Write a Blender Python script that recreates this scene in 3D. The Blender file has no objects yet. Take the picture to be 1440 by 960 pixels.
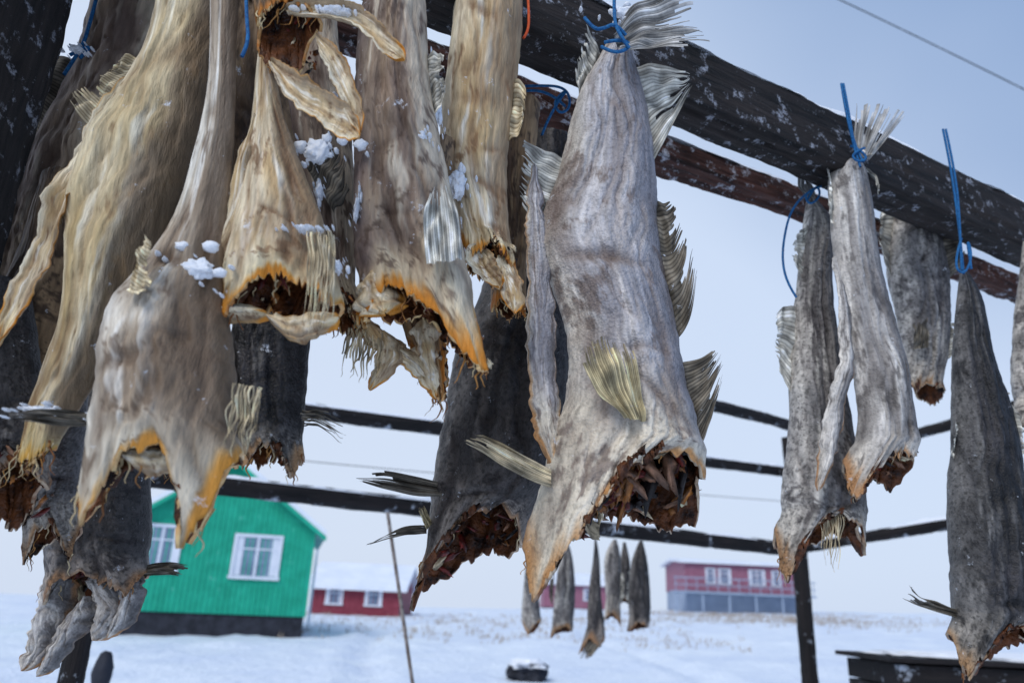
import bpy, math, random, bmesh
from mathutils import Matrix, Vector, noise
sc=bpy.context.scene
def lin(c): return tuple((x/12.92 if x<=.04045 else ((x+.055)/1.055)**2.4) for x in c)
# ---------------------------------------------------------------- camera
cam=bpy.data.objects.new('camera',bpy.data.cameras.new('camera')); sc.collection.objects.link(cam); sc.camera=cam
cam.data.sensor_width=36; cam.data.lens=26; cam.data.clip_start=.02; cam.data.clip_end=6000
cam.matrix_world=Matrix.Translation((0,0,1.5))@Matrix.Rotation(math.radians(109.6),4,'X')@Matrix.Rotation(math.radians(2.5),4,'Z')
cam.data.dof.use_dof=True; cam.data.dof.focus_distance=.98; cam.data.dof.aperture_fstop=4.5
# survey sheet -> metres: rectifies measured outline coordinates (u right, v down) onto the vertical plane standing Y metres away
RM=(Matrix.Rotation(math.radians(109.6),3,'X')@Matrix.Rotation(math.radians(2.5),3,'Z'))
def un(u,v,Y):
    d=RM@Vector(((u-720)/1040,(480-v)/1040,-1)); k=Y/d.y
    return (d.x*k,d.z*k+1.5)
# ---------------------------------------------------------------- world
w=bpy.data.worlds.new('World'); sc.world=w; w.use_nodes=True; nt=w.node_tree; N=nt.nodes; LK=nt.links
bg=N['Background']; bg.inputs[1].default_value=.108
sky=N.new('ShaderNodeTexSky'); sky.sky_type='NISHITA'; sky.sun_disc=False
SUN_EL,SUN_AZ=42,208
sky.sun_elevation=math.radians(SUN_EL); sky.sun_rotation=math.radians(SUN_AZ); sky.dust_density=3
tc=N.new('ShaderNodeTexCoord'); dot=N.new('ShaderNodeVectorMath'); dot.operation='DOT_PRODUCT'; dot.inputs[1].default_value=(.62,-.1,.75)
nz=N.new('ShaderNodeTexNoise'); nz.inputs['Scale'].default_value=1.6; nz.inputs['Detail'].default_value=3
LK.new(tc.outputs['Generated'],dot.inputs[0]); LK.new(tc.outputs['Generated'],nz.inputs['Vector'])
ad=N.new('ShaderNodeMath'); ad.operation='MULTIPLY_ADD'; ad.inputs[1].default_value=.35; LK.new(nz.outputs['Fac'],ad.inputs[0]); LK.new(dot.outputs['Value'],ad.inputs[2])
rp=N.new('ShaderNodeValToRGB'); LK.new(ad.outputs[0],rp.inputs[0]); e=rp.color_ramp.elements
e[0].position=.05; e[0].color=(.64,.73,.89,1); e[1].position=1.0; e[1].color=(.16,.29,.55,1)
m1=e.new(.62); m1.color=(.61,.72,.91,1)
sc8=N.new('ShaderNodeVectorMath'); sc8.operation='SCALE'; sc8.inputs['Scale'].default_value=10; LK.new(rp.outputs[0],sc8.inputs[0])
mx=N.new('ShaderNodeMix'); mx.data_type='RGBA'; mx.inputs[0].default_value=.92; LK.new(sky.outputs[0],mx.inputs[6]); LK.new(sc8.outputs[0],mx.inputs[7]); LK.new(mx.outputs[2],bg.inputs[0])
sl=bpy.data.lights.new('sun','SUN'); sl.energy=1.5; sl.angle=math.radians(25); sl.color=(1,.97,.93)
so=bpy.data.objects.new('sun',sl); sc.collection.objects.link(so)
az=math.radians(SUN_AZ); el=math.radians(SUN_EL)
so.rotation_euler=Vector((math.sin(az)*math.cos(el),math.cos(az)*math.cos(el),math.sin(el))).to_track_quat('Z','Y').to_euler()
sc.view_settings.view_transform='Standard'; sc.view_settings.look='None'; sc.view_settings.exposure=0
# ---------------------------------------------------------------- materials
def mat(name,base=None,attr=False,rough=.6,ns=40,namp=.3,col2=None,bump=.3,bs=80,bd=.002,stretch=(1,1,1),frost=0,spec=.3,fs=30,scales=0,fcol=(.8,.85,.93,1),mot=.72,det=4):
    m=bpy.data.materials.new(name); m.use_nodes=True; t=m.node_tree; n=t.nodes; l=t.links; b=n['Principled BSDF']
    b.inputs['Roughness'].default_value=rough; b.inputs['Specular IOR Level'].default_value=spec
    tc=n.new('ShaderNodeTexCoord'); mp=n.new('ShaderNodeMapping'); mp.inputs['Scale'].default_value=stretch; l.new(tc.outputs['Object'],mp.inputs[0])
    nn=n.new('ShaderNodeTexNoise'); nn.inputs['Scale'].default_value=ns; nn.inputs['Detail'].default_value=det; nn.inputs['Roughness'].default_value=.65; l.new(mp.outputs[0],nn.inputs[0])
    if attr:
        a=n.new('ShaderNodeAttribute'); a.attribute_name='Col'; c=a.outputs['Color']
        mr=n.new('ShaderNodeMapRange'); mr.inputs[1].default_value=.3; mr.inputs[2].default_value=.7; mr.inputs[3].default_value=1-namp; mr.inputs[4].default_value=1+namp*.6; l.new(nn.outputs[0],mr.inputs[0])
        v=n.new('ShaderNodeVectorMath'); v.operation='SCALE'; l.new(c,v.inputs[0]); l.new(mr.outputs[0],v.inputs['Scale']); c=v.outputs[0]
    else:
        r=n.new('ShaderNodeValToRGB'); r.color_ramp.elements[0].position=.35; r.color_ramp.elements[1].position=.68
        r.color_ramp.elements[0].color=(*lin(base),1); r.color_ramp.elements[1].color=(*lin(col2 or base),1); l.new(nn.outputs[0],r.inputs[0]); c=r.outputs[0]
    bn=n.new('ShaderNodeTexNoise'); bn.inputs['Scale'].default_value=bs; bn.inputs['Detail'].default_value=det; bn.inputs['Roughness'].default_value=.7; l.new(mp.outputs[0],bn.inputs[0]); h=bn.outputs[0]
    if scales:
        vo=n.new('ShaderNodeTexVoronoi'); vo.inputs['Scale'].default_value=300; l.new(tc.outputs['Object'],vo.inputs[0])
        mm=n.new('ShaderNodeMath'); mm.operation='MULTIPLY_ADD'; mm.inputs[1].default_value=scales; l.new(vo.outputs['Distance'],mm.inputs[0]); l.new(h,mm.inputs[2]); h=mm.outputs[0]
        vn=n.new('ShaderNodeTexNoise'); vn.inputs['Scale'].default_value=150; vn.inputs['Detail'].default_value=3; l.new(tc.outputs['Object'],vn.inputs[0])
        m2=n.new('ShaderNodeMapRange'); m2.inputs[1].default_value=.50; m2.inputs[2].default_value=.64; m2.inputs[3].default_value=1.06; m2.inputs[4].default_value=mot; l.new(vn.outputs[0],m2.inputs[0])
        v=n.new('ShaderNodeVectorMath'); v.operation='SCALE'; l.new(c,v.inputs[0]); l.new(m2.outputs[0],v.inputs['Scale']); c=v.outputs[0]
    if frost:
        fn=n.new('ShaderNodeTexNoise'); fn.inputs['Scale'].default_value=fs; fn.inputs['Detail'].default_value=5; fn.inputs['Roughness'].default_value=.78; l.new(tc.outputs['Object'],fn.inputs[0])
        fr=n.new('ShaderNodeMapRange'); fr.inputs[1].default_value=.68-frost*.2; fr.inputs[2].default_value=.78-frost*.2; l.new(fn.outputs[0],fr.inputs[0])
        x=n.new('ShaderNodeMix'); x.data_type='RGBA'; x.inputs[7].default_value=fcol; l.new(fr.outputs[0],x.inputs[0]); l.new(c,x.inputs[6]); c=x.outputs[2]
    l.new(c,b.inputs['Base Color'])
    bu=n.new('ShaderNodeBump'); bu.inputs['Strength'].default_value=bump; bu.inputs['Distance'].default_value=bd; l.new(h,bu.inputs['Height']); l.new(bu.outputs[0],b.inputs['Normal'])
    return m
M_skin=mat('dried_cod_skin',attr=True,rough=.55,ns=45,namp=.18,bump=.75,bs=60,bd=.003,scales=.5,spec=.3,stretch=(1.5,1,.8),frost=.14,fs=30,mot=.78)
M_skinD=mat('dried_cod_dark_skin',attr=True,rough=.55,ns=60,namp=.45,bump=.8,bs=60,bd=.0035,scales=.4,spec=.3,stretch=(1.2,1,.9),frost=.2,fs=45,mot=.5)
M_flesh=mat('dried_cod_flesh',attr=True,rough=.58,ns=60,namp=.28,bump=.9,bs=60,bd=.004,stretch=(2.4,1,.4),spec=.25,frost=.22,fs=34)
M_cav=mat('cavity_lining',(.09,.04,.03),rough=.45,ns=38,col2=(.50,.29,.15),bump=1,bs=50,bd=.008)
M_rimY=mat('cut_edge_yellow',(.72,.42,.13),rough=.5,ns=28,col2=(.92,.82,.60),bump=.6,bs=120)
M_rimB=mat('cut_edge_brown',(.50,.34,.24),rough=.5,ns=28,col2=(.86,.79,.68),bump=.6,bs=120)
M_fin=mat('dried_fin',attr=True,rough=.65,ns=70,namp=.35,bump=.4,bs=200,bd=.001,frost=.12,fs=60,spec=.2)
M_rem=mat('flesh_remnants_mat',attr=True,rough=.4,ns=90,namp=.45,bump=.8,bs=110,bd=.004,spec=.4)
M_snow=mat('snow_clump_mat',(.93,.95,.98),rough=.75,ns=30,col2=(.97,.98,1),bump=.8,bs=220,bd=.004)
M_wood=mat('tarred_wood',(.04,.038,.04),rough=.75,ns=5,col2=(.22,.19,.18),bump=1,bs=9,bd=.012,stretch=(1,14,14),frost=.54,fs=34,fcol=(.40,.42,.48,1),det=6)
M_wood2=mat('red_weathered_wood',(.10,.065,.06),rough=.8,ns=6,col2=(.38,.24,.20),bump=1,bs=10,bd=.01,stretch=(1,10,10),frost=.62,fs=30,fcol=(.50,.52,.58,1),det=6)
M_pole=mat('dark_pole_wood',(.04,.04,.05),rough=.8,ns=4,col2=(.15,.13,.13),bump=1,bs=8,bd=.01,stretch=(1,8,8),frost=.42,fs=8,fcol=(.5,.55,.63,1))
M_twine=mat('blue_twine_mat',(.06,.28,.48),rough=.7,ns=300,col2=(.16,.46,.68),bump=1,bs=600,bd=.001)
M_or=mat('orange_twine_mat',(.75,.25,.12),rough=.7,ns=300,col2=(.85,.4,.2))
# ---------------------------------------------------------------- mesh utils
def mesh(name,vs,fs,mats,parent=None,cols=None,smooth=True,org=(0,0,0)):
    m=bpy.data.meshes.new(name); o=Vector(org)
    m.from_pydata([tuple(Vector(v)-o) for v in vs],[],fs)
    for q in (mats if isinstance(mats,list) else [mats]): m.materials.append(q)
    if cols:
        a=m.color_attributes.new('Col','FLOAT_COLOR','POINT'); f=[]
        for c in cols: f+=[*lin([min(1,max(0,x)) for x in c]),1]
        a.data.foreach_set('color',f)
    if smooth: m.polygons.foreach_set('use_smooth',[True]*len(m.polygons))
    m.update(); ob=bpy.data.objects.new(name,m); sc.collection.objects.link(ob)
    if parent: ob.parent=parent
    return ob
def mixc(a,b,f):
    f=min(1,max(0,f)); return tuple(x+(y-x)*f for x,y in zip(a,b))
def ss(a,b,x):
    t=min(1,max(0,(x-a)/(b-a))); return t*t*(3-2*t)
def nz3(x,y,z): return noise.noise(Vector((x,y,z)))
def cat(st,n):
    out=[];m=len(st)-1
    for j in range(n+1):
        f=j/n*m; i=min(int(f),m-1); f-=i
        p0=st[max(i-1,0)];p1=st[i];p2=st[i+1];p3=st[min(i+2,m)]
        out.append([.5*((2*b)+(c-a)*f+(2*a-5*b+4*c-d)*f*f+(-a+3*b-3*c+d)*f**3) for a,b,c,d in zip(p0,p1,p2,p3)])
    return out
def poly(pl,u):
    n=len(pl)-1; f=u*n; i=min(int(f),n-1); f-=i
    return pl[i][0]+(pl[i+1][0]-pl[i][0])*f, pl[i][1]+(pl[i+1][1]-pl[i][1])*f
# style: base, alt, streak, left edge, right edge, end colour, rim colour, blotch and painted crease shade
ST={
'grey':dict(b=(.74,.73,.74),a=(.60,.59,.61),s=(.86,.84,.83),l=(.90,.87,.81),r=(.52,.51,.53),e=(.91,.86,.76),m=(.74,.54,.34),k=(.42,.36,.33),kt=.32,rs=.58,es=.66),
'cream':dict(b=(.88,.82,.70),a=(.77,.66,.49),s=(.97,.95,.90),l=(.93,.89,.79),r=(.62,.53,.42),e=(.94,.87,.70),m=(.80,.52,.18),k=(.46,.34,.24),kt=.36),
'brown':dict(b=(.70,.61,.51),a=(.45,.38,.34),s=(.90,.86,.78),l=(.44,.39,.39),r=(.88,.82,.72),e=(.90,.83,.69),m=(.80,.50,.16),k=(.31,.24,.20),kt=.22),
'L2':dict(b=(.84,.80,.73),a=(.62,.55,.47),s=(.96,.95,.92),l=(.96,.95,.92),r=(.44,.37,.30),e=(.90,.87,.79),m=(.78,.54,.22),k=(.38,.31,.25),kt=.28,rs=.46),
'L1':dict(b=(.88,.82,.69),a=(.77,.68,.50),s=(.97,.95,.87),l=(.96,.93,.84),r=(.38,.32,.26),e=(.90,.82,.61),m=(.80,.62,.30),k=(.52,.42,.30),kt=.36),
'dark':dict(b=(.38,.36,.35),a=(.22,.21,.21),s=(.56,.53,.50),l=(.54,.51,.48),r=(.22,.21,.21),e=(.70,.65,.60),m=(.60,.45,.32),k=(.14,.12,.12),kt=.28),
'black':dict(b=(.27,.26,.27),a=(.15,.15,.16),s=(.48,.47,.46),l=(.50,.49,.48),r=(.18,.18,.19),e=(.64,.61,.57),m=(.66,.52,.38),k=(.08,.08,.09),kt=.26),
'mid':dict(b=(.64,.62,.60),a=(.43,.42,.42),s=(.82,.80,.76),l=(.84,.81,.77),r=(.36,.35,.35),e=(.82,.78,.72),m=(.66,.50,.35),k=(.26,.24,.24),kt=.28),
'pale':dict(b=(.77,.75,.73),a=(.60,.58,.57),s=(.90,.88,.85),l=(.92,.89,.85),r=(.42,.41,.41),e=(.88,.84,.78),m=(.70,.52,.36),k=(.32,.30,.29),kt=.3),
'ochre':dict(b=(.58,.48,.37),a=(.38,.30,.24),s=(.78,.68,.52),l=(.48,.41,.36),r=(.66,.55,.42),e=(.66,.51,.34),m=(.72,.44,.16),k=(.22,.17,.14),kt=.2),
}
def color(s,u,t,side,rim,sd,cr):
    q=ST[s]; uu=(u if side>0 else 1-u+1.3)+.10*nz3(t*5,sd,4)+.03*nz3(t*16,sd,u*3)
    c=mixc(q['b'],q['a'],.5+1.5*nz3(uu*2.3+sd,t*6,sd))
    st=nz3(uu*7+sd,t*4+sd,1.7)+.6*nz3(uu*22,t*11,sd)
    c=mixc(c,q['s'],ss(.02,.6,st)*.85)
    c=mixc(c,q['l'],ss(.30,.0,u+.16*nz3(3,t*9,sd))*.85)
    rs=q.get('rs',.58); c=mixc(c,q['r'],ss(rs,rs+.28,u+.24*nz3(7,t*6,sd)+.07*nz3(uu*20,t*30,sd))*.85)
    es=q.get('es',.76); c=mixc(c,q['e'],ss(es,es+.2,t+.12*nz3(uu*5,2,sd))*.75)
    f=nz3(uu*48,t*9,sd+3); c=tuple(v*(1+.16*f) for v in c)
    k=nz3(uu*5+sd,t*14,5+sd)+.6*nz3(uu*18,t*50,sd)+.3*nz3(uu*60,t*140,sd)
    c=mixc(c,q['k'],ss(q['kt'],q['kt']+.3,k)*.65)
    c=mixc(c,q['k'],cr*.65)  # shade of creases and wrinkle valleys painted into the skin colour
    if rim>0: c=mixc(c,q['m'],ss(.60,1.0,rim+.5*nz3(uu*5,sd,3)+.2*nz3(uu*20,sd,3)))
    return c
def creases(seed,n):
    r=random.Random(int(seed*100)); o=[]
    for i in range(n):
        u=r.uniform(.1,.8); t=r.uniform(.15,.85)
        if r.random()<.45: o.append((u,t,u+r.uniform(.2,.5),t+r.uniform(-.06,.06),r.uniform(.4,.9),r.uniform(.008,.018)))
        else: o.append((u,t,u+r.uniform(-.15,.15),t+r.uniform(.12,.3),r.uniform(.5,1),r.uniform(.010,.022)))
    return o
def crv(cs,u,t,asp):
    s=0
    for (u0,t0,u1,t1,a,wd) in cs:
        ax,ay=(u-u0)*asp,t-t0; bx,by=(u1-u0)*asp,t1-t0; L=bx*bx+by*by; f=min(1,max(0,(ax*bx+ay*by)/L))
        d=math.hypot(ax-bx*f,ay-by*f)+.010*nz3(u*9,t*20,a*9)
        if d<wd*3: s+=a*math.exp(-(d/wd)**2)*(math.sin(math.pi*(.12+.76*f)))
    return min(s,1.2)
def body(par,org,st,rf,rb,Y,sty,flat=.5,dmax=.075,wr=1,res=1,seed=0,cr=None,thin=False):
    nf=int(44*res); M=int(70*res) ; K=int(16*res) if rf else 0
    rows=cat(st,M); vs=[];cs=[]
    W=[math.hypot(r[2]-r[0],r[3]-r[1]) for r in rows]; H=abs(rows[0][1]-rows[-1][1])+1e-3; asp=max(W)/H
    cr=creases(seed,10 if rf else 0) if cr is None else cr
    cup=1 if int(seed*10)%2 else -1
    for j in range(M+K+1):
        if j<=M: r=rows[j]; wd=W[j]; rim=0; t=j/M*(.84 if K else 1)
        else: r=rows[M]; rim=(j-M)/K; wd=W[M]*(1-.12*rim); t=.84+.16*rim
        D=min(flat*wd,dmax); sh=1
        if not rf:
            ed=min(j,M-j)/M; sh=.15+.85*min(1,ed/.2)**.7; D*=sh
            if thin: sh*=1+.25*nz3(r[1]*45,seed,r[0]*45)
        for i in range(2*nf):
            if i<=nf: u=i/nf; side=1
            else: u=(2*nf-i)/nf; side=-1
            ub=.5+(u-.5)*sh
            if thin: ub+=(.22*nz3(r[1]*160,seed,r[0]*160)*(u-.5)+.06*nz3(r[1]*60,u*2,seed))
            x=r[0]+(r[2]-r[0])*ub; z=r[1]+(r[3]-r[1])*ub
            if rim>0:
                qx,qz=poly(rf,u)
                if side<0:
                    bx,bz=poly(rb,u); kk=ss(0,.12,min(u,1-u)); qx+=(bx-qx)*kk; qz+=(bz-qz)*kk
                qz+=.006*nz3(u*18,side*3,seed)+.009*nz3(u*50,side*3,seed)+.006*nz3(u*120,side*3,seed)
                x+=(qx-x)*rim; z+=(qz-z)*rim
            p=(max(0,1-abs(2*u-1)**2.4))**.6
            g=wd/.2*wr; c=crv(cr,u,t,asp) if side>0 and cr else 0
            uw=u+.14*nz3(z*9,seed,3)+.03*nz3(z*30,seed,u*3)
            if thin:
                dd=D*p*side; e=abs(2*u-1); rg=max(0,1-2.2*abs(nz3(uw*4,z*22,seed)))**4
                ctr=cup*.45*wd*(e**1.4-.4)*(.8+1.0*nz3(z*14,seed,2))+.10*wd*rg+e*.22*wd*nz3(z*70,seed,u*2); c=.5*rg
                vs.append((x,Y-dd+ctr+.01*nz3(z*14,seed,9),z))
            else:
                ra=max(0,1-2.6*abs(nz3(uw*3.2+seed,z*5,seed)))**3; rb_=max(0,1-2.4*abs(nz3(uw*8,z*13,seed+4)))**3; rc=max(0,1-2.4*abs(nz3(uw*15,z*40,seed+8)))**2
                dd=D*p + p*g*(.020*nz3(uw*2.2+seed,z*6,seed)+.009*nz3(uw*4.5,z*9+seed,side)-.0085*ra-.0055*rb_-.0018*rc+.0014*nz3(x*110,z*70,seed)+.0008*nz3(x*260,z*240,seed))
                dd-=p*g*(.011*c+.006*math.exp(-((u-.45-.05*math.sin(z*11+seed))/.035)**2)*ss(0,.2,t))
                c=c+.42*ra+.32*rb_  # wrinkle valleys also darken the vertex colour, as painted shade
                wob=.004*g*nz3(z*26,seed,0)+.0025*g*nz3(z*80,seed,2)
                vs.append((x+wob,Y-side*max(dd,-.01)+.012*nz3(z*4,seed,9)*wr,z))
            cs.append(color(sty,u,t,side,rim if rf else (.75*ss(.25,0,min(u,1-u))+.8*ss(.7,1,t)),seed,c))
    fs=[];n2=2*nf
    for j in range(M+K):
        for i in range(n2):
            a=j*n2+i;b=j*n2+(i+1)%n2; fs.append((a,a+n2,b+n2,b))
    if not rf: fs.append(tuple(range(n2))); fs.append(tuple((M)*n2+i for i in range(n2-1,-1,-1)))
    flesh=sty in('cream','brown','L1','L2','ochre')
    mm=M_flesh if flesh else (M_skinD if sty in('dark','black','mid') else M_skin)
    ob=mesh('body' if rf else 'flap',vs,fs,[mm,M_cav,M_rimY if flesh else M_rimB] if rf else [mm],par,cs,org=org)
    if rf:
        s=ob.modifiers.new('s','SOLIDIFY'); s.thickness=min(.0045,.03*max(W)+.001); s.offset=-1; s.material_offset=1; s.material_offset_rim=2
    return ob
FC={'pale':((.84,.83,.79),(.54,.53,.50),(.88,.87,.83)),'olive':((.82,.76,.60),(.54,.48,.36),(.44,.38,.31)),'dk':((.50,.47,.42),(.25,.23,.21),(.36,.33,.31)),'tail':((.68,.67,.65),(.44,.43,.43),(.80,.79,.78)),'crm':((.88,.82,.69),(.60,.51,.38),(.84,.76,.62))}
def fin(par,org,st,Y,kind,rays=16,fray=0,seed=0,lean=.02,curl=.008):
    rnd=random.Random(seed); M=18; rows=cat(st,M); vs=[];fs=[];cs=[]; A,B,C=FC[kind]; rays=int(rays*1.4)
    notch=[rnd.random() for _ in range(3)]
    for k in range(rays):
        nt_=sum(.3*math.exp(-(((k+.5)/rays-q)/.04)**2) for q in notch)*(1-fray)
        te=1-rnd.random()**1.6*(.24+.25*fray)-nt_*.9; ts=(rnd.uniform(.40,1.1) if not fray else rnd.uniform(.1,.4)); b=len(vs); ph=rnd.random()*9; br=rnd.uniform(.72,1.12); dv=rnd.uniform(-.6,.6)
        for j in range(M+1):
            t=j/M*te; f=t*M; i=min(int(f),M-1); f-=i; r=[a+(c-a)*f for a,c in zip(rows[i],rows[i+1])]
            nar=1-.85*ss(ts,max(1.0,ts+.2),t)
            wob=(fray*.8*nz3(t*4,ph,k)+.06*fray)*ss(.1,1,t)+dv*ss(ts,1.1,t)
            for q,du in enumerate((-.5,-.17,.17,.5)):
                u=(k+.5+du*(1.04*nar))/rays+wob/rays*2
                x=r[0]+(r[2]-r[0])*u; z=r[1]+(r[3]-r[1])*u
                y=Y-lean*t+curl*math.sin(u*5+seed)*t+.010*nz3(u*4,t*4,seed)+.004*nz3(u*12,t*5,seed)+dv*.006*ss(ts,1.1,t)+(-.0008 if q in(1,2) else 0)+fray*.01*nz3(t*5,k,ph)
                vs.append((x,y,z)); c=mixc(A,B,.0 if q in(1,2) else .75)
                c=mixc(c,C,ss(.5,1,t+.2*nz3(u*4,t*3,seed))*.6); cs.append(tuple(v*br*(1+.5*nz3(u*6,t*5,seed)) for v in c))
        for j in range(M):
            for q in range(3): a=b+j*4+q; fs.append((a,a+1,a+5,a+4))
    return mesh('fin',vs,fs,M_fin,par,cs,org=org)
def blob(cx,cy,cz,rx,ry,rz,seed,sub=3,amp=.35,fq=2.2,rot=0):
    bm=bmesh.new(); bmesh.ops.create_icosphere(bm,subdivisions=sub,radius=1); vs=[];fs=[]; ca,sa=math.cos(rot),math.sin(rot)
    for v in bm.verts:
        d=v.co.normalized(); k=1+amp*noise.fractal(d*fq+Vector((seed*7.3,seed,1)),.8,2,4)
        a,b=d.x*rx*k,d.z*rz*k
        vs.append((cx+a*ca-b*sa,cy+d.y*ry*k,cz+a*sa+b*ca))
    for f in bm.faces: fs.append([v.index for v in f.verts])
    bm.free(); return vs,fs
def remnants(par,org,rf,rb,Y,seed,n=14,warm=0):
    rnd=random.Random(seed); vs=[];fs=[];cs=[]
    pal=[(.42,.12,.09),(.12,.06,.06),(.10,.07,.07),(.86,.78,.64),(.66,.42,.20),(.50,.16,.12),(.76,.42,.14) if warm else (.60,.44,.34)]
    w=abs(rf[-1][0]-rf[0][0])
    for i in range(n):
        u=rnd.uniform(.3,.9); f=poly(rf,u); b_=poly(rb,u); q=rnd.uniform(.0,.95); cx=f[0]+(b_[0]-f[0])*q; cz=f[1]+(b_[1]-f[1])*q+.014; s=w*rnd.uniform(.015,.045); k=rnd.choice([1,1.3,2,3.2])
        v,f=blob(cx,Y-.03+.09*q,cz,s*rnd.uniform(.4,1.0),s,s*rnd.uniform(.8,1.3)*k,seed+i,2,1.1,2.6,rnd.uniform(-1.3,1.3)); b=len(vs)
        vs+=v; fs+=[[q+b for q in g] for g in f]; c=rnd.choice(pal); cs+=[tuple(a*(.85+.7*nz3(p[0]*120,p[1]*120,p[2]*120)) for a in c) for p in v]
    mesh('flesh_remnants',vs,fs,M_rem,par,cs,org=org)
def strings(par,org,rf,Y,seed,n=14,L=.03):
    # dried sinew threads hanging from the cut neck
    rnd=random.Random(seed+77); vs=[];fs=[];cs=[]
    for i in range(n):
        u=rnd.uniform(.05,.97); x,z=poly(rf,u); l=L*rnd.uniform(.3,1.2); wd=rnd.uniform(.0007,.0018); ph=rnd.random()*9; b=len(vs); dr=rnd.uniform(-.4,.4); c=rnd.choice([(.84,.76,.60),(.70,.50,.28),(.52,.34,.20)])
        for j in range(9):
            t=j/8; k=wd*(1-.7*t); px=x+dr*l*t+.25*l*nz3(t*3,ph,1); pz=z+.006-l*t; py=Y+.25*l*nz3(t*3,ph,5)
            vs+=[(px-k,py,pz),(px,py-k,pz),(px+k,py,pz)]; cs+=[c]*3
        for j in range(8):
            a=b+j*3; fs+=[(a,a+1,a+4,a+3),(a+1,a+2,a+5,a+4),(a+2,a,a+3,a+5)]
    mesh('sinew_threads',vs,fs,M_fin,par,cs,org=org)
def tube(name,pts,r,m,parent=None,res=4):
    c=bpy.data.curves.new(name,'CURVE'); c.dimensions='3D'; s=c.splines.new('NURBS'); s.points.add(len(pts)-1)
    for p,q in zip(s.points,pts): p.co=(*q,1)
    s.use_endpoint_u=True; s.order_u=3; c.bevel_depth=r; c.bevel_resolution=res; c.materials.append(m)
    o=bpy.data.objects.new(name,c); sc.collection.objects.link(o)
    if parent: o.parent=parent
    return o
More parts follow.
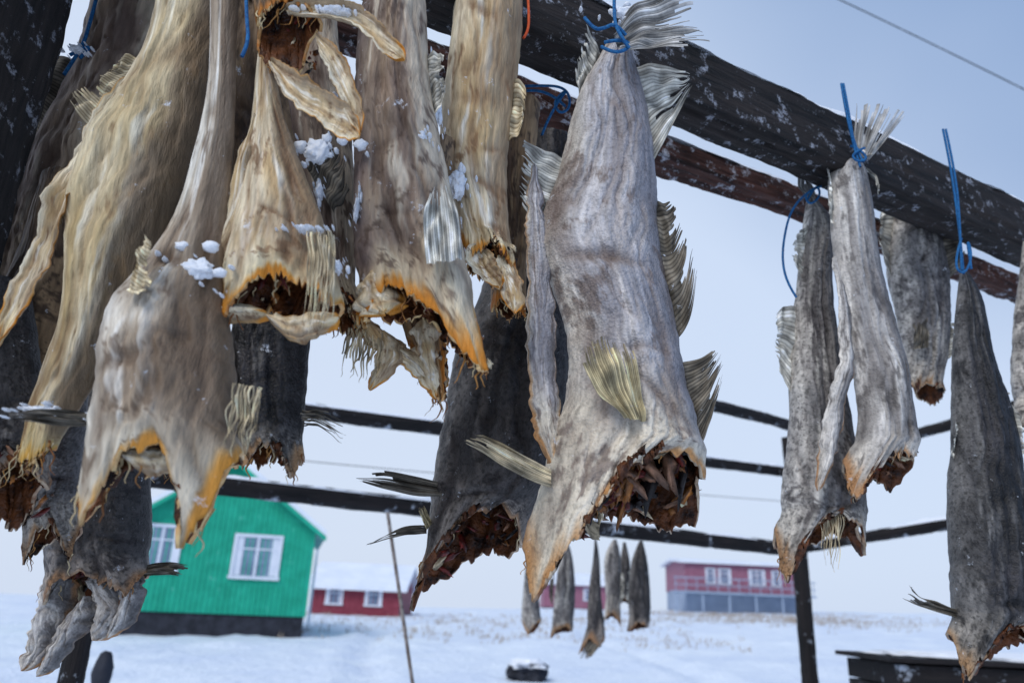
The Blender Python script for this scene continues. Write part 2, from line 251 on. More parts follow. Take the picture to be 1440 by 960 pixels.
T={
'F1':[.9,
 ['B',[[850,68,885,68],[838,90,893,95],[815,130,905,135],[800,180,915,185],[785,240,922,250],[762,300,926,320],[756,345,935,380],[776,400,948,440],[795,460,958,500],[800,520,966,550],[790,575,978,595],[775,620,990,635]],[735,760,748,846,775,800,815,750,840,700,870,668,910,650,960,642,1000,668],[735,760,760,800,810,745,850,722,880,722,910,738,945,743,975,738,1002,690]],
 ['P',[[738,225,765,235],[737,300,770,300],[742,360,775,360],[740,450,782,450],[743,540,785,540],[748,600,795,600],[752,660,810,650]]],
 ['Ftail',[[862,50,872,72],[885,20,900,74],[925,5,945,78],[958,-5,1003,82]],'tail',-.06,22],
 ['F',[[888,95,920,225],[915,95,932,205],[945,105,948,175],[966,115,968,135]],'pale',0,18],
 ['F',[[910,280,950,480],[930,290,966,455],[942,290,976,390]],'dk',0,20],
 ['F',[[955,510,985,630],[985,505,998,590],[1007,488,1008,545]],'dk',0,16],
 ['F',[[878,588,908,592],[842,555,902,555],[820,520,894,512],[810,496,880,468]],'olive',-.078,20],
 ['F',[[775,685,775,660],[720,665,735,640],[680,640,690,617],[652,628,668,614]],'crm',-.04,9],
 ['F',[[800,225,770,330],[765,220,745,310],[735,212,728,288]],'pale',0,18],
 ['F',[[845,75,815,140],[822,52,806,112]],'pale',0,10]],
'F1b':[1.12,
 ['B',[[745,190,800,190],[735,260,805,260],[700,350,810,350],[665,440,812,440],[640,500,808,500],[625,580,800,580],[612,660,785,660],[605,700,755,710]],[600,745,583,840,578,848,600,800,630,752,665,722,700,712,728,735,735,770],[600,745,583,840,625,812,660,790,690,775,715,785,735,770]],
 ['F',[[650,685,648,698],[590,672,590,698],[540,663,545,690],[500,672,510,680]],'dk',-.03,8],
 ['F',[[600,738,600,750],[565,742,560,755],[520,768,518,768]],'dk',-.02,6],
 ['F',[[600,745,608,735],[588,715,598,712]],'olive',-.03,5]],
'F2':[.85,
 ['B',[[650,-60,725,-60],[640,0,735,0],[630,80,730,80],[619,180,718,190],[622,240,713,250],[636,290,714,310],[643,320,720,350]],[645,340,665,360,690,345,710,360,728,375],[645,350,660,385,690,395,715,400,735,395]],
 ['P',[[690,350,728,370],[700,390,735,400],[712,440,736,445]]],
 ['P',[[655,345,690,350],[662,380,700,375],[690,410,715,400]]],
 ['F',[[712,110,708,200],[735,125,728,200],[740,150,735,190]],'crm',0,10]],
'F2b':[1.0,['B',[[700,150,760,150],[690,250,750,250],[700,330,745,330],[690,400,740,400]],[690,430,715,420,740,440],[690,430,715,450,740,440]]],
'F3':[.74,
 ['B',[[525,-60,590,-60],[508,20,600,20],[500,110,604,110],[497,200,618,190],[498,270,632,255],[497,330,645,320],[500,375,655,365]],[505,440,525,425,545,402,565,412,582,425,610,440,640,485,672,520,688,528,672,450],[505,445,530,452,560,458,590,445,610,455,640,490,660,515,688,528,672,450]],
 ['P',[[500,385,550,385],[500,420,560,410],[512,450,572,430]]],
 ['F',[[598,80,608,165],[615,85,622,155],[627,100,628,140]],'pale',0,12],
 ['F',[[600,372,650,365],[597,320,645,310],[610,275,628,262]],'pale',-.058,12]],
'F3b':[.82,
 ['B',[[600,200,640,200],[560,300,640,300],[545,380,650,380],[560,440,630,440]],[570,470,595,520,612,560,625,562,627,500,630,450],[570,470,590,540,612,562,625,562,627,500,630,450]],
 ['P',[[480,440,520,440],[515,480,560,475],[570,515,600,505],[612,560,628,558]]],
 ['P',[[570,450,625,450],[580,500,628,500],[600,560,628,560]]],
 ['P',[[520,460,560,470],[530,500,570,500],[510,548,530,550]]],
 ['Ffray',[[490,460,540,470],[478,540,535,545]],'crm',-.02,14]],
'F4':[.68,
 ['B',[[366,60,380,60],[360,110,390,115],[355,160,400,165],[348,220,422,225],[338,280,445,285],[325,340,462,340],[316,385,475,385]],[308,425,318,442,340,418,370,402,395,400,425,400,455,412,478,430],[308,425,320,440,350,440,380,440,410,452,440,455,478,450]],
 ['P',[[350,150,362,160],[335,200,358,205],[318,280,340,285],[300,340,322,345],[255,395,295,400],[224,435,265,440],[216,472,240,472]]],
 ['P',[[236,440,240,475],[300,420,310,452],[370,425,380,452]]],
 ['P',[[370,430,380,460],[400,440,420,480],[440,435,450,470],[476,430,478,465]]],
 ['Ffray',[[430,325,470,330],[435,380,475,380],[430,440,472,440],[435,480,465,485]],'crm',-.045,18]],
'F4b':[.8,['B',[[390,-20,470,-20],[400,100,480,100],[415,200,495,200],[440,300,500,300],[450,400,500,400]],[460,450,490,440,520,460],[460,460,490,470,520,460]],
 ['F',[[430,235,470,300],[447,215,490,280],[470,208,502,250]],'dk',-.05,12]],
'F4c':[.92,['B',[[310,-60,400,-60],[300,100,410,100],[290,250,430,250],[300,380,430,380]],[310,440,370,430,430,440],[310,440,370,450,430,440]]],
'F5':[.64,
 ['B',[[340,-120,440,-120],[345,-60,440,-60],[352,-10,440,-5]],[355,20,375,20,400,5,430,10,450,20],[355,60,375,95,400,105,425,100,440,60]],
 ['P',[[372,95,385,70],[410,148,425,112],[455,180,465,138],[488,200,500,165],[500,205,512,185]]],
 ['P',[[440,60,450,45],[465,110,485,85],[488,165,510,150],[500,190,514,185]]],
 ['P',[[400,25,405,0],[450,25,460,2],[500,40,510,12],[540,80,550,50],[560,92,578,75]]]],
'L1':[.74,
 ['B',[[235,-60,310,-60],[222,0,310,0],[205,80,305,80],[165,150,292,160],[128,200,272,230],[104,260,245,300],[96,320,215,370],[97,380,185,440],[88,450,150,500],[62,520,110,570],[40,570,85,610]],[20,630,30,648,50,645,70,625],[20,635,35,650,50,648,70,625]],
 ['P',[[180,105,202,112],[132,165,160,180],[90,240,118,260],[60,310,88,325],[32,370,60,385],[8,430,38,445],[-20,480,10,495]]],
 ['F',[[212,85,140,195],[190,85,122,175],[176,95,112,160]],'crm',.01,22]],
'L2':[.66,
 ['B',[[300,-60,345,-60],[298,60,335,60],[290,140,330,150],[270,220,325,230],[245,300,318,310],[205,370,314,390],[160,430,320,450],[140,480,325,500],[135,540,330,560],[130,590,332,610]],[128,620,105,700,115,740,145,690,168,650,190,632,215,640,240,632,262,690,265,770,295,725,325,660,332,630],[128,620,108,700,118,738,160,680,185,655,205,668,225,662,245,660,262,700,265,768,295,725,325,660,332,630]],
 ['P',[[168,625,175,650],[200,628,205,668],[230,632,232,665],[262,625,265,650]]],
 ['F',[[130,580,130,600],[80,580,75,600],[15,590,20,592]],'dk',-.01,6],
 ['F',[[205,330,180,410],[215,345,195,420],[232,360,215,425]],'crm',-.045,10],
 ['Ffray',[[330,540,370,545],[325,600,365,605],[330,650,360,655]],'crm',-.02,16]],
'L3':[.85,
 ['B',[[340,300,440,300],[335,400,442,400],[325,480,435,480],[328,560,430,560],[333,610,425,610]],[333,650,350,650,370,625,400,640,412,667,425,640],[333,650,350,655,375,650,400,650,412,667,425,640]],
 ['Ffray',[[425,575,425,598],[460,580,455,605],[492,590,488,630]],'dk',-.02,8]],
'L3b':[.84,['B',[[180,300,300,300],[190,450,310,450],[200,560,330,560],[210,600,330,600]],[210,640,250,650,300,640,330,650],[210,640,250,655,300,650,330,650]]],
'L4':[.86,['B',[[60,250,130,250],[20,380,112,380],[-20,460,100,460],[-30,520,95,520]],[-30,570,-10,600,30,580,60,600,80,560],[-30,570,-10,600,30,600,60,600,80,560]]],
'L5':[.92,['B',[[150,-40,260,-40],[112,80,250,80],[60,200,200,200],[10,340,150,370],[-20,440,120,460]],[-30,480,20,520,70,500,110,540],[-30,480,20,520,70,520,110,540]],
 ['F',[[112,85,62,215],[85,85,42,190],[68,98,32,170]],'dk',.0,20]],
'L6':[1.0,['B',[[60,500,125,500],[45,580,120,580],[32,660,110,660],[28,710,105,710]],[28,740,35,790,55,750,80,735,100,790,105,740],[28,740,35,790,55,770,80,755,100,790,105,740]]],
'L7':[1.25,
 ['B',[[100,500,200,500],[92,600,206,600],[84,680,210,680],[72,740,212,740],[66,780,205,785]],[52,810,66,850,85,820,115,805,150,815,180,840,198,800],[52,810,66,850,90,860,120,850,150,850,180,842,198,800]],
 ['P',[[55,790,110,800],[45,850,95,860],[35,905,75,915],[18,938,45,948]]],['P',[[95,840,150,835],[75,885,125,880],[55,925,80,935],[42,950,60,952]]],['P',[[110,800,160,810],[125,850,180,860],[115,895,150,905]]],['P',[[150,800,205,795],[158,850,195,855],[140,892,160,900]]],
 ['F',[[195,795,195,810],[240,790,240,808],[272,795,268,812]],'dk',0,7]],
'L8':[.8,['B',[[-60,400,40,400],[-50,560,60,560],[-40,640,55,640]],[-40,660,-10,680,10,650,35,645,55,680],[-40,700,0,740,20,745,40,720,55,680]]],
'R0':[1.3,
 ['B',[[1135,280,1150,280],[1130,320,1172,320],[1122,400,1172,400],[1112,500,1182,500],[1110,600,1198,600],[1102,680,1215,680],[1100,720,1218,720]],[1098,750,1096,800,1104,812,1120,770,1145,735,1180,725,1205,740,1215,782,1222,735],[1098,750,1096,800,1106,812,1130,775,1155,760,1185,750,1205,760,1215,782,1222,735]],
 ['F',[[1125,430,1115,560],[1098,435,1098,530],[1084,450,1088,510]],'pale',0,14],
 ['F',[[1135,320,1128,400],[1112,335,1110,370]],'pale',0,10],
 ['Ffray',[[1145,690,1180,700],[1150,740,1180,750],[1150,790,1172,810]],'crm',-.03,12],
 ['F',[[1150,285,1138,285],[1140,262,1118,265],[1135,235,1115,240]],'tail',0,10]],
'R1':[1.22,
 ['B',[[1180,232,1212,228],[1165,250,1218,250],[1168,300,1225,290],[1175,370,1236,360],[1185,430,1255,440],[1200,520,1275,520],[1206,580,1284,595],[1202,620,1290,620]],[1192,650,1190,690,1200,703,1215,675,1240,650,1265,640,1285,640,1293,635],[1192,650,1192,690,1202,703,1225,672,1240,680,1255,692,1275,665,1293,635]],
 ['P',[[1165,360,1180,365],[1180,430,1195,430],[1180,500,1202,500],[1163,570,1190,580],[1152,630,1178,640],[1142,685,1160,695]]],
 ['Ftail',[[1210,222,1222,225],[1200,205,1235,210],[1200,150,1270,165]],'tail',-.03,14],
 ['F',[[1170,250,1175,330],[1157,240,1160,300]],'pale',0,8],
 ['F',[[1205,232,1222,240],[1222,250,1232,260],[1226,275,1232,280]],'pale',0,6]],
'R2':[1.5,
 ['B',[[1258,280,1312,285],[1252,330,1322,330],[1250,380,1330,380],[1262,450,1334,450],[1274,500,1332,505]],[1278,535,1285,550,1300,540,1318,545,1330,540],[1278,535,1290,560,1310,570,1325,560,1330,540]],
 ['F',[[1262,290,1256,400],[1238,300,1240,370],[1230,310,1232,350]],'pale',0,12],['F',[[1315,300,1325,400],[1335,310,1345,380],[1348,330,1348,365]],'dk',0,12],['F',[[1328,450,1326,510],[1342,458,1338,500]],'pale',0,8],['F',[[1285,490,1305,490],[1280,455,1300,450]],'dk',-.05,8]],
'R3':[1.3,
 ['B',[[1348,385,1360,385],[1344,430,1380,430],[1341,500,1398,510],[1340,600,1425,600],[1336,700,1440,700],[1340,800,1452,800],[1344,860,1455,870]],[1346,890,1348,930,1358,955,1375,925,1400,890,1430,880,1460,900],[1346,890,1348,930,1360,955,1385,935,1410,910,1435,905,1460,900]],
 ['F',[[1350,870,1350,858],[1310,858,1312,845],[1285,850,1288,838],[1262,840,1270,820]],'dk',0,7],
 ['F',[[1392,530,1425,640],[1412,560,1440,640]],'pale',0,12],['F',[[1345,590,1341,650],[1334,600,1333,640]],'pale',0,8]],
'R4':[1.45,['B',[[1438,340,1450,340],[1430,420,1480,420],[1426,500,1490,500],[1430,560,1490,560]],[1432,600,1460,590,1490,600],[1432,600,1460,610,1490,600]]],
'A1':[4.6,['B',[[793,758,798,758],[786,790,806,790],[780,835,809,838],[777,868,806,872]],[774,897,782,885,795,880,806,888],[774,897,784,889,795,888,806,888]],['F',[[780,800,777,850],[773,805,771,840]],'dk',0,6]],
'A2':[4.4,['B',[[836,758,839,758],[834,785,843,785],[827,840,846,840],[826,880,850,875]],[814,920,828,895,842,912,852,898],[814,920,828,905,842,912,852,898]],['F',[[828,900,846,905],[815,925,826,928]],'dk',-.02,6]],
'A3':[4.9,['B',[[862,758,867,758],[850,785,873,788],[852,840,872,842]],[849,872,860,860,874,880],[849,872,862,866,874,880]],['F',[[870,800,871,850],[878,808,878,838]],'pale',0,6]],
'A4':[4.7,['B',[[899,760,904,760],[888,790,911,792],[883,835,915,845],[885,865,914,872]],[882,888,898,874,913,882],[882,888,898,884,913,882]],['F',[[890,800,886,850],[882,805,879,840]],'pale',0,6]],
'A5':[4.3,['B',[[743,758,748,758],[737,815,755,815],[733,862,760,865]],[735,878,742,892,752,878,762,872],[735,878,742,892,752,888,762,872]]],
'A6':[5.1,['B',[[876,762,880,762],[872,790,886,792],[870,825,884,828]],[871,848,878,840,886,850],[871,848,878,846,886,850]]],
}
STY={'F1':'grey','F1b':'dark','F2':'cream','F2b':'ochre','F3':'brown','F3b':'ochre','F4':'cream','F4b':'brown','F4c':'ochre','F5':'ochre','L1':'L1','L2':'L2','L3':'black','L3b':'ochre','L4':'ochre','L5':'brown','L6':'mid','L7':'dark','L8':'dark','R0':'mid','R1':'pale','R2':'mid','R3':'black','R4':'mid','A1':'mid','A2':'dark','A3':'mid','A4':'dark','A5':'mid','A6':'dark'}
PST={'F1':'grey','L7':'pale','R1':'pale'}
CR={'F1':[(.15,.50,.75,.49,1,.012),(.35,.66,.8,.64,.7,.010),(.06,.30,.18,.52,1,.03),(.5,.1,.55,.4,.5,.02),(.12,.6,.3,.82,.9,.025),(.75,.55,.8,.8,.6,.02),(.3,.2,.6,.22,.5,.01),(.55,.72,.9,.8,.6,.015)]}
def tr(l,Y):
    o=[]
    for i in range(0,len(l),2): o+=un(l[i],l[i+1],Y)
    return o
def pl(l,Y): return [un(l[i],l[i+1],Y) for i in range(0,len(l),2)]
for idx,(k,v) in enumerate(T.items()):
    Y=v[0]; s0=tr(v[1][1][0],Y); org=((s0[0]+s0[2])/2,Y,s0[1])
    par=bpy.data.objects.new('hanging_dried_cod',None); sc.collection.objects.link(par); par.location=org; par.empty_display_size=.05
    seed=idx*3.17+1.3
    for pi,p in enumerate(v[1:]):
        if p[0]=='B':
            st=[tr(s,Y) for s in p[1]]; l=st[-1]; D=min(.42*math.hypot(l[2]-l[0],l[3]-l[1]),.07)*.8
            rf=pl(p[2],Y-D*.6); rb=pl(p[3],Y+D*.9)
            body(par,org,st,rf,rb,Y,STY[k],flat=.42,dmax=.07,res=2.2 if k=='F1' else (1.5 if Y<.9 else (.4 if Y>3 else 1.2)),seed=seed,cr=CR.get(k))
            if Y<1.35: strings(par,org,rf,Y-D*.5,int(seed),n=16 if Y<.9 else 10,L=.03 if Y<.85 else .022)
            if Y<3 and p[2]!=p[3] and sum(p[3][1::2])/len(p[3])-sum(p[2][1::2])/len(p[2])>6:
                remnants(par,org,rf,rb,Y,int(seed),n=80 if k=='F1' else 30,warm=k in('F2','F3','F4','F5'))
        elif p[0]=='P':
            dy=-.02; st=[tr(s,Y+dy) for s in p[1]]
            body(par,org,st,None,None,Y+dy,PST.get(k,'cream'),flat=.12,dmax=.003,wr=1,res=.9,seed=seed+pi,thin=True)
        else:
            dy=p[3]; st=[tr(s,Y+dy) for s in p[1]]
            fin(par,org,st,Y+dy,p[2],p[4],1 if 'fray' in p[0] else 0,int(seed*7)+pi)
# ---------------------------------------------------------------- snow caught on fish
def P3(px,py,Y): x,z=un(px,py,Y); return Vector((x,Y,z))
rnd=random.Random(11)
for i,(px,py,Y,a,b) in enumerate([(445,208,.69,28,26),(588,190,.70,18,11),(612,150,.75,12,40),(643,255,.80,17,34),(272,375,.63,34,22),(52,575,.64,34,8),(440,130,.62,17,6),(430,318,.63,16,6),(472,372,.67,9,14),(447,265,.71,7,20),(500,290,.70,5,26),(470,10,.615,34,5),(640,330,.80,7,14),(885,14,.83,30,16),(105,66,.84,14,8)]):
    c=P3(px,py,Y); k=Y/1000; vs=[];fs=[]
    for q in range(26):
        sx=0 if q==0 else rnd.gauss(0,.85)*a*k; sz=0 if q==0 else rnd.gauss(0,.85)*b*k; sc_=.72 if q==0 else (rnd.uniform(.12,.4) if q<9 else rnd.uniform(.04,.12))
        v,f=blob(sx,.007,sz,a*k*sc_,.012*max(sc_,.5),b*k*sc_ if q<9 else a*k*sc_,i*9+q,4 if q==0 else 2,.4,2.0); n0=len(vs); vs+=v; fs+=[[z+n0 for z in g] for g in f]
    o=mesh('snow_clump',vs,fs,M_snow); o.location=c
# ---------------------------------------------------------------- timber
def beam(name,p0,p1,h,wd,m,seed=0,round_=False,n=160,amp=.004,roll=0,snow=0):
    p0=Vector(p0);p1=Vector(p1);L=(p1-p0).length; vs=[];fs=[]
    if round_: ring=[(math.cos(a)*wd/2,math.sin(a)*h/2) for a in [i*math.tau/20 for i in range(20)]]
    else:
        c=.06*min(h,wd); hw=wd/2;hh=h/2; ring=[]
        cor=[(-hw+c,-hh),(hw-c,-hh),(hw,-hh+c),(hw,hh-c),(hw-c,hh),(-hw+c,hh),(-hw,hh-c),(-hw,-hh+c)]
        for i in range(8):
            a=cor[i];b=cor[(i+1)%8]; kk=10 if i%2==0 else 1
            for q in range(kk): ring.append((a[0]+(b[0]-a[0])*q/kk,a[1]+(b[1]-a[1])*q/kk))
    R_=len(ring)
    for j in range(n+1):
        x=L*j/n
        for a,b in ring:
            d=Vector((a,b)).normalized(); k=amp*(1.0*nz3(x*5+seed,a*25,b*25)+.8*nz3(x*8,a*110+seed,b*110)+.5*nz3(x*40,a*160,b*160+seed))
            ck=nz3(x*3+seed,a*70,b*70); k-=amp*1.6*ss(.12,.0,abs(ck))*ss(.0,.3,nz3(x*2,a*20,b*20+seed))
            vs.append((x,a+d.x*k+.3*amp*nz3(x*2,seed,1),b+d.y*k+amp*nz3(x*2,seed,5)))
    for j in range(n):
        for i in range(R_): a=j*R_+i;b=j*R_+(i+1)%R_; fs.append((a,a+R_,b+R_,b))
    fs.append(tuple(range(R_))); fs.append(tuple(n*R_+i for i in range(R_-1,-1,-1)))
    o=mesh(name,vs,fs,m); d=(p1-p0).normalized()
    y=Vector((0,0,1)).cross(d)
    if y.length<.1: y=Vector((0,1,0))
    y=(y-d*y.dot(d)).normalized(); z=d.cross(y); o.matrix_world=Matrix.Translation(p0)@Matrix((d,y,z)).transposed().to_4x4()@Matrix.Rotation(roll,4,'X')
    if snow:
        vs=[];fs=[];n2=300
        for j in range(n2+1):
            x=L*j/n2; hg=snow*max(.05,.6+1.2*nz3(x*3,seed,2)+.5*nz3(x*14,seed,2)); ww=wd*(.5+.10*nz3(x*9,seed,6)+.05*nz3(x*30,seed,6))*(.75 if round_ else 1.02)
            for q in range(9): a=q/8*math.pi; vs.append((x,-math.cos(a)*ww,h/2*(.75 if round_ else 1)-.002+math.sin(a)**.6*hg))
        for j in range(n2):
            for q in range(8): a=j*9+q; fs.append((a,a+9,a+10,a+1))
        mesh('snow_cap',vs,fs,M_snow,o)
    return o
a=P3(1000,106,1.0);b=P3(1440,282,1.42); zz=(a.z+b.z)/2; a.z=b.z=zz; d=(b-a); nrm=Vector((-d.y,d.x,0)).normalized()*.07
beam('drying_rack_beam',a-d*1.9+nrm,b+d*1.6+nrm,.122,.075,M_wood,1,n=420,amp=.004,snow=.018)
a=P3(940,222,1.24);b=P3(1440,382,1.80); a.z=b.z=(a.z+b.z)/2; d=b-a
beam('drying_rack_beam',a-d*1.5+Vector((0,.04,0)),b+d*1.2+Vector((0,.04,0)),.05,.06,M_wood2,2,n=300,amp=.006,snow=.014)
a=P3(112,0,.79);b=P3(0,400,.79); s=(a-b)
beam('drying_rack_post',b-s*3.4+Vector((-.085,-.085,0)),a+s*.5+Vector((-.085,-.085,0)),.17,.17,M_wood,3,n=300,amp=.004)
beam('drying_rack_pole',P3(330,565,3.1),P3(1112,664,5),.07,.07,M_pole,4,True,snow=.02)
beam('drying_rack_pole',P3(150,664,3.15),P3(1112,772,5),.09,.09,M_pole,5,True,snow=.02)
beam('drying_rack_pole',P3(1112,772,5.06),P3(1480,712,4.2),.07,.07,M_pole,6,True,snow=.02)
beam('drying_rack_pole',P3(850,530,2.8),P3(1112,598,3.7),.055,.055,M_pole,7,True)
beam('drying_rack_pole',P3(1100,664,4.9),P3(1500,550,3.4),.06,.06,M_pole,8,True)
q=P3(1112,640,5); beam('drying_rack_post',(q.x,5.0,0),(q.x,5.0,q.z+.12),.10,.10,M_pole,9,True)
q=P3(112,900,1.8); beam('drying_rack_post',(q.x,1.8,-.1),(q.x,1.8,2.2),.05,.05,M_pole,10,True)
# ---------------------------------------------------------------- twine
def tw(pts,r=.0022,m=None): tube('blue_twine' if m is None else 'orange_twine',[P3(*p) for p in pts],r,m or M_twine)
tw([(1183,118,1.16),(1188,150,1.15),(1196,185,1.15),(1203,215,1.17),(1210,235,1.16)])
tw([(1186,118,1.16),(1194,160,1.15),(1201,205,1.17),(1214,228,1.16)])
tw([(1196,205,1.17),(1212,212,1.16),(1220,224,1.16),(1205,228,1.16),(1196,216,1.16),(1216,208,1.16)])
tw([(1326,182,1.26),(1336,230,1.25),(1345,290,1.25),(1352,350,1.27),(1355,385,1.27)])
tw([(1330,182,1.26),(1343,240,1.25),(1350,310,1.25),(1352,380,1.27)])
tw([(1352,335,1.26),(1340,372,1.26),(1356,388,1.26),(1368,360,1.26),(1358,330,1.26),(1366,378,1.26)])
tw([(1150,262,1.27),(1135,270,1.27),(1112,295,1.26),(1102,335,1.26),(1100,370,1.26),(1108,400,1.26),(1120,418,1.26)])
tw([(1136,280,1.26),(1148,258,1.26),(1155,275,1.26),(1138,290,1.26),(1130,270,1.26),(1155,262,1.26)])
tw([(728,122,1.0),(760,120,1.0),(790,122,1.0),(802,135,1.0),(800,155,1.0),(785,160,1.0),(778,140,1.0),(795,128,1.0)])
tw([(795,130,1.0),(775,155,1.0),(762,190,1.0)]); tw([(740,128,1.0),(770,124,1.0),(795,150,1.0)])
tw([(864,-10,.83),(863,20,.83),(868,45,.82),(885,68,.83)],.0025); tw([(822,25,.83),(835,42,.83),(850,40,.83),(866,32,.82),(880,50,.83)],.0025)
tw([(846,66,.84),(860,74,.83),(878,72,.83),(888,62,.84),(870,55,.83),(850,60,.84)],.0025)
tw([(135,0,.85),(122,50,.85),(112,72,.85),(90,105,.85)],.0025); tw([(98,78,.85),(115,68,.85),(130,66,.85),(112,82,.85)],.0025)
tw([(346,-10,.63),(347,30,.63),(350,60,.63),(340,80,.63)],.002)
tw([(742,-10,.85),(744,20,.85),(743,45,.85),(736,54,.85)],.002,M_or)
tube('overhead_wire',[P3(1100,-38,6),P3(1300,55,6),P3(1500,156,6)],.006,M_pole)
tube('overhead_wire',[P3(350,640,12),P3(620,668,14),P3(1110,705,18)],.007,M_pole)
tube('dry_stalk',[P3(545,720,3),P3(560,820,3),P3(583,980,3)],.007,mat('stalk_mat',(.35,.3,.27),col2=(.6,.57,.55)))
# ---------------------------------------------------------------- ground
def gz(x,y):
    yy=min(y,62); h=yy/60*(1.12+.03*max(-25,min(x,40)))
    h+=.16*ss(3,30,y)*(nz3(x*.12,y*.12,3)+.5*nz3(x*.4,y*.4,7)+.25*nz3(x*1.2,y*1.2,2))
    n=nz3(x*.55,y*.9,12); h+=.14*ss(2,10,y)*ss(60,30,y)*(abs(n)+.5*abs(nz3(x*1.6,y*2.2,5)))
    if 8<y<55:
        for cx in (1.5+.10*y+1.2*math.sin(y*.16),-1.0-.05*y+1.5*math.sin(y*.11+2)):
            dx=x-cx
            if abs(dx)<1.5: h-=.16*math.exp(-(dx/.3)**2)*(.6+.4*math.sin(y*7+math.copysign(1.2,dx)))-.05*math.exp(-((abs(dx)-.55)/.2)**2)
    h-=.012*max(0,y-70); return h
vs=[];fs=[]; ys=[-60+i*6 for i in range(10)]+[i*.3 for i in range(266)]+[80+i*i*1.2 for i in range(1,45)]; nx=360
for y in ys:
    for i in range(nx+1):
        f=(i/nx*2-1); x=f*40+ (f**5)*1500; vs.append((x,y,gz(x,y)))
for j in range(len(ys)-1):
    for i in range(nx): a=j*(nx+1)+i; fs.append((a,a+1,a+nx+2,a+nx+1))
mesh('snow_ground',vs,fs,mat('snow_field',(.84,.88,.94),rough=.8,ns=.6,col2=(.91,.94,.97),bump=.7,bs=3,bd=.15))
rnd=random.Random(5); vs=[];fs=[]
for i in range(1900):
    if rnd.random()<.7: cx=rnd.gauss(17,5); cy=rnd.gauss(50,5)
    else: cx=rnd.uniform(-12,8); cy=rnd.uniform(22,45)
    cx+=1.5*nz3(cx,cy,1)
    for q in range(3):
        x=cx+rnd.gauss(0,.15); y=cy+rnd.gauss(0,.15); z=gz(x,y); h=rnd.uniform(.05,.22); lx=rnd.uniform(-.1,.1); b=len(vs)
        vs+=[(x-.02,y,z-.02),(x+.02,y,z-.02),(x+lx,y,z+h)]; fs.append((b,b+1,b+2))
mesh('dry_grass',vs,fs,mat('dry_grass_mat',(.58,.53,.48),col2=(.70,.65,.60)),smooth=False)
# ---------------------------------------------------------------- houses
def box(x0,x1,y0,y1,z0,z1):
    v=[(x,y,z) for z in(z0,z1) for y in(y0,y1) for x in(x0,x1)]
    return v,[(0,2,3,1),(4,5,7,6),(0,1,5,4),(2,6,7,3),(0,4,6,2),(1,3,7,5)]
def boxes(name,bl,m,par):
    vs=[];fs=[]
    for b in bl:
        v,f=box(*b); o=len(vs); vs+=v; fs+=[tuple(i+o for i in g) for g in f]
    return mesh(name,vs,fs,m,par,smooth=False)
M_green=mat('green_paint',(.08,.60,.49),rough=.7,ns=2,col2=(.14,.70,.58),bump=.3,bs=10,bd=.01,frost=.3,fs=4,fcol=(.25,.62,.52,1))
M_red=mat('red_paint',(.48,.18,.24),rough=.6,ns=3,col2=(.56,.25,.31),bump=.3,bs=10,bd=.01)
M_red2=mat('hazy_red_paint',(.56,.36,.44),rough=.6,ns=3,col2=(.63,.44,.52),bump=.3,bs=10,bd=.01)  # distance haze put into the colour as a paler red
M_white=mat('white_paint',(.82,.85,.90),rough=.6,ns=3,col2=(.88,.90,.94))
M_glass=mat('window_glass',(.34,.42,.52),rough=.12,ns=1.5,col2=(.55,.63,.73),spec=.6)
M_found=mat('dark_foundation',(.12,.13,.16),rough=.8,ns=4,col2=(.22,.23,.27))
M_gfound=mat('grey_foundation',(.56,.62,.71),rough=.8,ns=1,col2=(.64,.70,.78))
M_sroof=mat('snow_roof',(.86,.89,.94),rough=.8,ns=1,col2=(.92,.94,.97),bump=.5,bs=4,bd=.05)
def empty(name,loc,rz=0):
    e=bpy.data.objects.new(name,None); sc.collection.objects.link(e); e.location=loc; e.rotation_euler=(0,0,rz); return e
def window(par,cx,y,cz,w,h,mull=1):
    f=.09
    boxes('window_frame',[(cx-w/2-f,cx-w/2,y-.06,y+.02,cz-h/2,cz+h/2),(cx+w/2,cx+w/2+f,y-.06,y+.02,cz-h/2,cz+h/2),(cx-w/2-f,cx+w/2+f,y-.063,y+.023,cz+h/2,cz+h/2+f),(cx-w/2-f-.03,cx+w/2+f+.03,y-.09,y+.023,cz-h/2-f,cz-h/2)]+
      [(cx-w/2+w*i/(mull+1)-.035,cx-w/2+w*i/(mull+1)+.035,y-.045,y+.015,cz-h/2,cz+h/2) for i in range(1,mull+1)]+[(cx-w/2,cx+w/2,y-.040,y+.012,cz+h*.2-.02,cz+h*.2+.02)],M_white,par)
    boxes('window_pane',[(cx-w/2,cx+w/2,y-.02,y+.010,cz-h/2,cz+h/2)],M_glass,par)
    boxes('curtain',[(cx-w/2+.003,cx-w/2+w*.16,y-.026,y-.0215,cz-h/2+.02,cz+h/2-.01),(cx+w/2-w*.16,cx+w/2-.003,y-.026,y-.0215,cz-h/2+.02,cz+h/2-.01)],M_white,par)
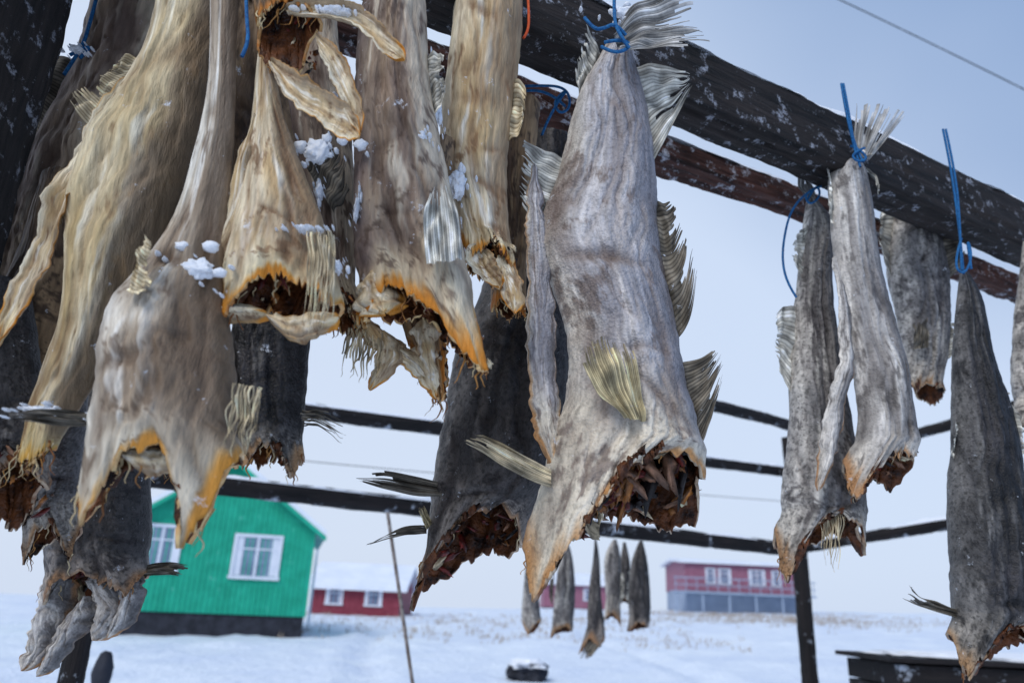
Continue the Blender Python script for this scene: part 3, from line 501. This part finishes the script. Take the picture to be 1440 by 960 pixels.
def house_gable_front(name,loc,rz,W,D,zf,ze,zp,M,wins):
    E=empty(name,loc,rz)
    vs=[(-W,0,zf),(0,0,zf),(0,0,ze),(-W/2,0,zp),(-W,0,ze)]; vs+=[(x,D,z) for x,_,z in vs]
    fs=[(0,1,2,3,4),(9,8,7,6,5),(1,6,7,2),(0,4,9,5),(2,7,8,3),(4,3,8,9)]
    mesh('walls',vs,fs,M,E,smooth=False)
    bt=[]
    for i in range(int(W/.14)):
        x=-W+.07+i*.14; zt=ze+(zp-ze)*(1-abs(x+W/2)/(W/2))-.06; bt.append((x-.018,x+.018,-.022,.01,zf,zt))
    boxes('battens',bt,M,E)
    boxes('foundation',[(-W+.05,-.05,.05,D-.05,-1.2,zf-.003)],M_found,E)
    for sgn in(-1,1):
        o=.3; sl=(zp-ze)/(W/2); xe=-W/2+sgn*(W/2+o); z0=ze-sl*o
        vs=[(-W/2,-o,zp+.02),(xe,-o,z0+.02),(xe,D+o,z0+.02),(-W/2,D+o,zp+.02)]; vs+=[(x,y,z+.16) for x,y,z in vs]
        mesh('roof',vs,[(0,1,2,3),(7,6,5,4),(0,4,5,1),(1,5,6,2),(2,6,7,3),(3,7,4,0)],M_sroof,E,smooth=False)
        vs=[(-W/2,-o-.03,zp-.12),(xe,-o-.03,z0-.12),(xe,-o-.03,z0+.017),(-W/2,-o-.03,zp+.017)]; vs+=[(x,y+.028,z) for x,y,z in vs]
        mesh('bargeboard',vs,[(3,2,1,0),(4,5,6,7),(0,1,5,4),(1,2,6,5),(2,3,7,6),(3,0,4,7)],M,E,smooth=False)
    for wn in wins: window(E,*wn)
house_gable_front('green_wooden_house',(-5.5,22.4,0),math.radians(15),5.0,7,.95,3.35,5.15,M_green,[(-1.55,-.0,2.5,1.15,1.05,1),(-4.1,-.0,2.6,.85,1.1,1)])
def house_side(name,loc,W,D,zf,ze,zr,M,wins,zb=-1,Mf=None):
    E=empty(name,loc)
    vs=[(0,0,zf),(W,0,zf),(W,0,ze),(0,0,ze),(0,D,zf),(W,D,zf),(W,D,ze),(0,D,ze),(0,D/2,zr),(W,D/2,zr)]
    mesh('walls',vs,[(0,1,2,3),(5,4,7,6),(1,5,6,9,2),(4,0,3,8,7)],M,E,smooth=False)
    boxes('boards',[(i*.25+.02,i*.25+.06,-.03,.01,zf,ze-.02) for i in range(int(W/.25))],M,E)
    boxes('foundation',[(.05,W-.05,.05,D-.05,zb,zf-.003)],Mf or M_found,E)
    for s in(0,1):
        o=.4; sl=(zr-ze)/(D/2); ye=-o if s==0 else D+o; z0=ze-sl*o
        vs=[(-o,D/2,zr+.02),(W+o,D/2,zr+.02),(W+o,ye,z0+.02),(-o,ye,z0+.02)]; vs+=[(x,y,z+.22) for x,y,z in vs]
        mesh('roof',vs,[(0,1,2,3),(7,6,5,4),(0,4,5,1),(1,5,6,2),(2,6,7,3),(3,7,4,0)],M_sroof,E,smooth=False)
    for wn in wins: window(E,*wn)
    return E
house_side('red_wooden_house',(-10.1,42,0),4.7,6,.6,2.05,3.2,M_red,[(1.2,0,1.6,.75,.75,0),(3.3,0,1.6,.75,.75,0)])
E=house_side('red_wooden_house',(14.2,60,0),9.2,7,3.15,5.2,5.5,M_red2,[(2.0,0,4.3,.6,1.0,0),(3.1,0,4.3,.8,1.0,0),(5.6,0,4.3,1.1,1.0,1),(7.1,0,4.3,.5,1.0,0)],0,M_gfound)
boxes('deck',[(-1.2,9.5,-1.6,-.04,2.95,3.08)]+[(x,x+.05,-1.55,-1.5,3.08,4.0) for x in [i*.8-1.1 for i in range(14)]]+[(-1.2,9.5,-1.58,-1.5,4.003,4.08),(-1.2,9.5,-1.56,-1.52,3.5,3.56)]+[(x,x+.12,-1.5,-1.38,.5,2.947) for x in [i*2-1.1 for i in range(6)]],M_gfound,E)
house_side('red_wooden_house',(3.6,66,0),5.5,6,1.5,3.4,4.2,M_red2,[(1.5,0,2.6,.7,.8,0),(3.8,0,2.6,.7,.8,0)])
q=un(443,800,30); beam('white_flagpole',(q[0],30,.3),(q[0],30,q[1]+1.2),.09,.09,M_white,3,True,n=20,amp=.002)
c=P3(1420,962,4.4); E=empty('dark_crate',(c.x,4.4,0))
boxes('planks',[(-.75,.75,-.3,.3,c.z-.45+i*.11,c.z-.45+i*.11+.1) for i in range(5)],M_pole,E)
boxes('lid',[(-.8,.8,-.34,.34,c.z+.103,c.z+.125)],M_pole,E)
v,f=blob(0,0,c.z+.13,.78,.33,.03,4,4,.2); mesh('snow_cap',v,f,M_snow,E)
c=P3(742,948,14); v,f=blob(c.x,14,c.z+.0,.34,.3,.2,9,4,.5); mesh('dark_rock',v,f,M_found)
v,f=blob(c.x,13.95,c.z+.17,.3,.27,.08,11,4,.5); mesh('snow_clump',v,f,M_snow)
c=P3(145,940,3.5); v,f=blob(c.x,3.5,c.z-.02,.04,.04,.09,5,3,.2); mesh('dark_post_stub',v,f,M_found)  # small dark cylinder standing for a snow-covered post
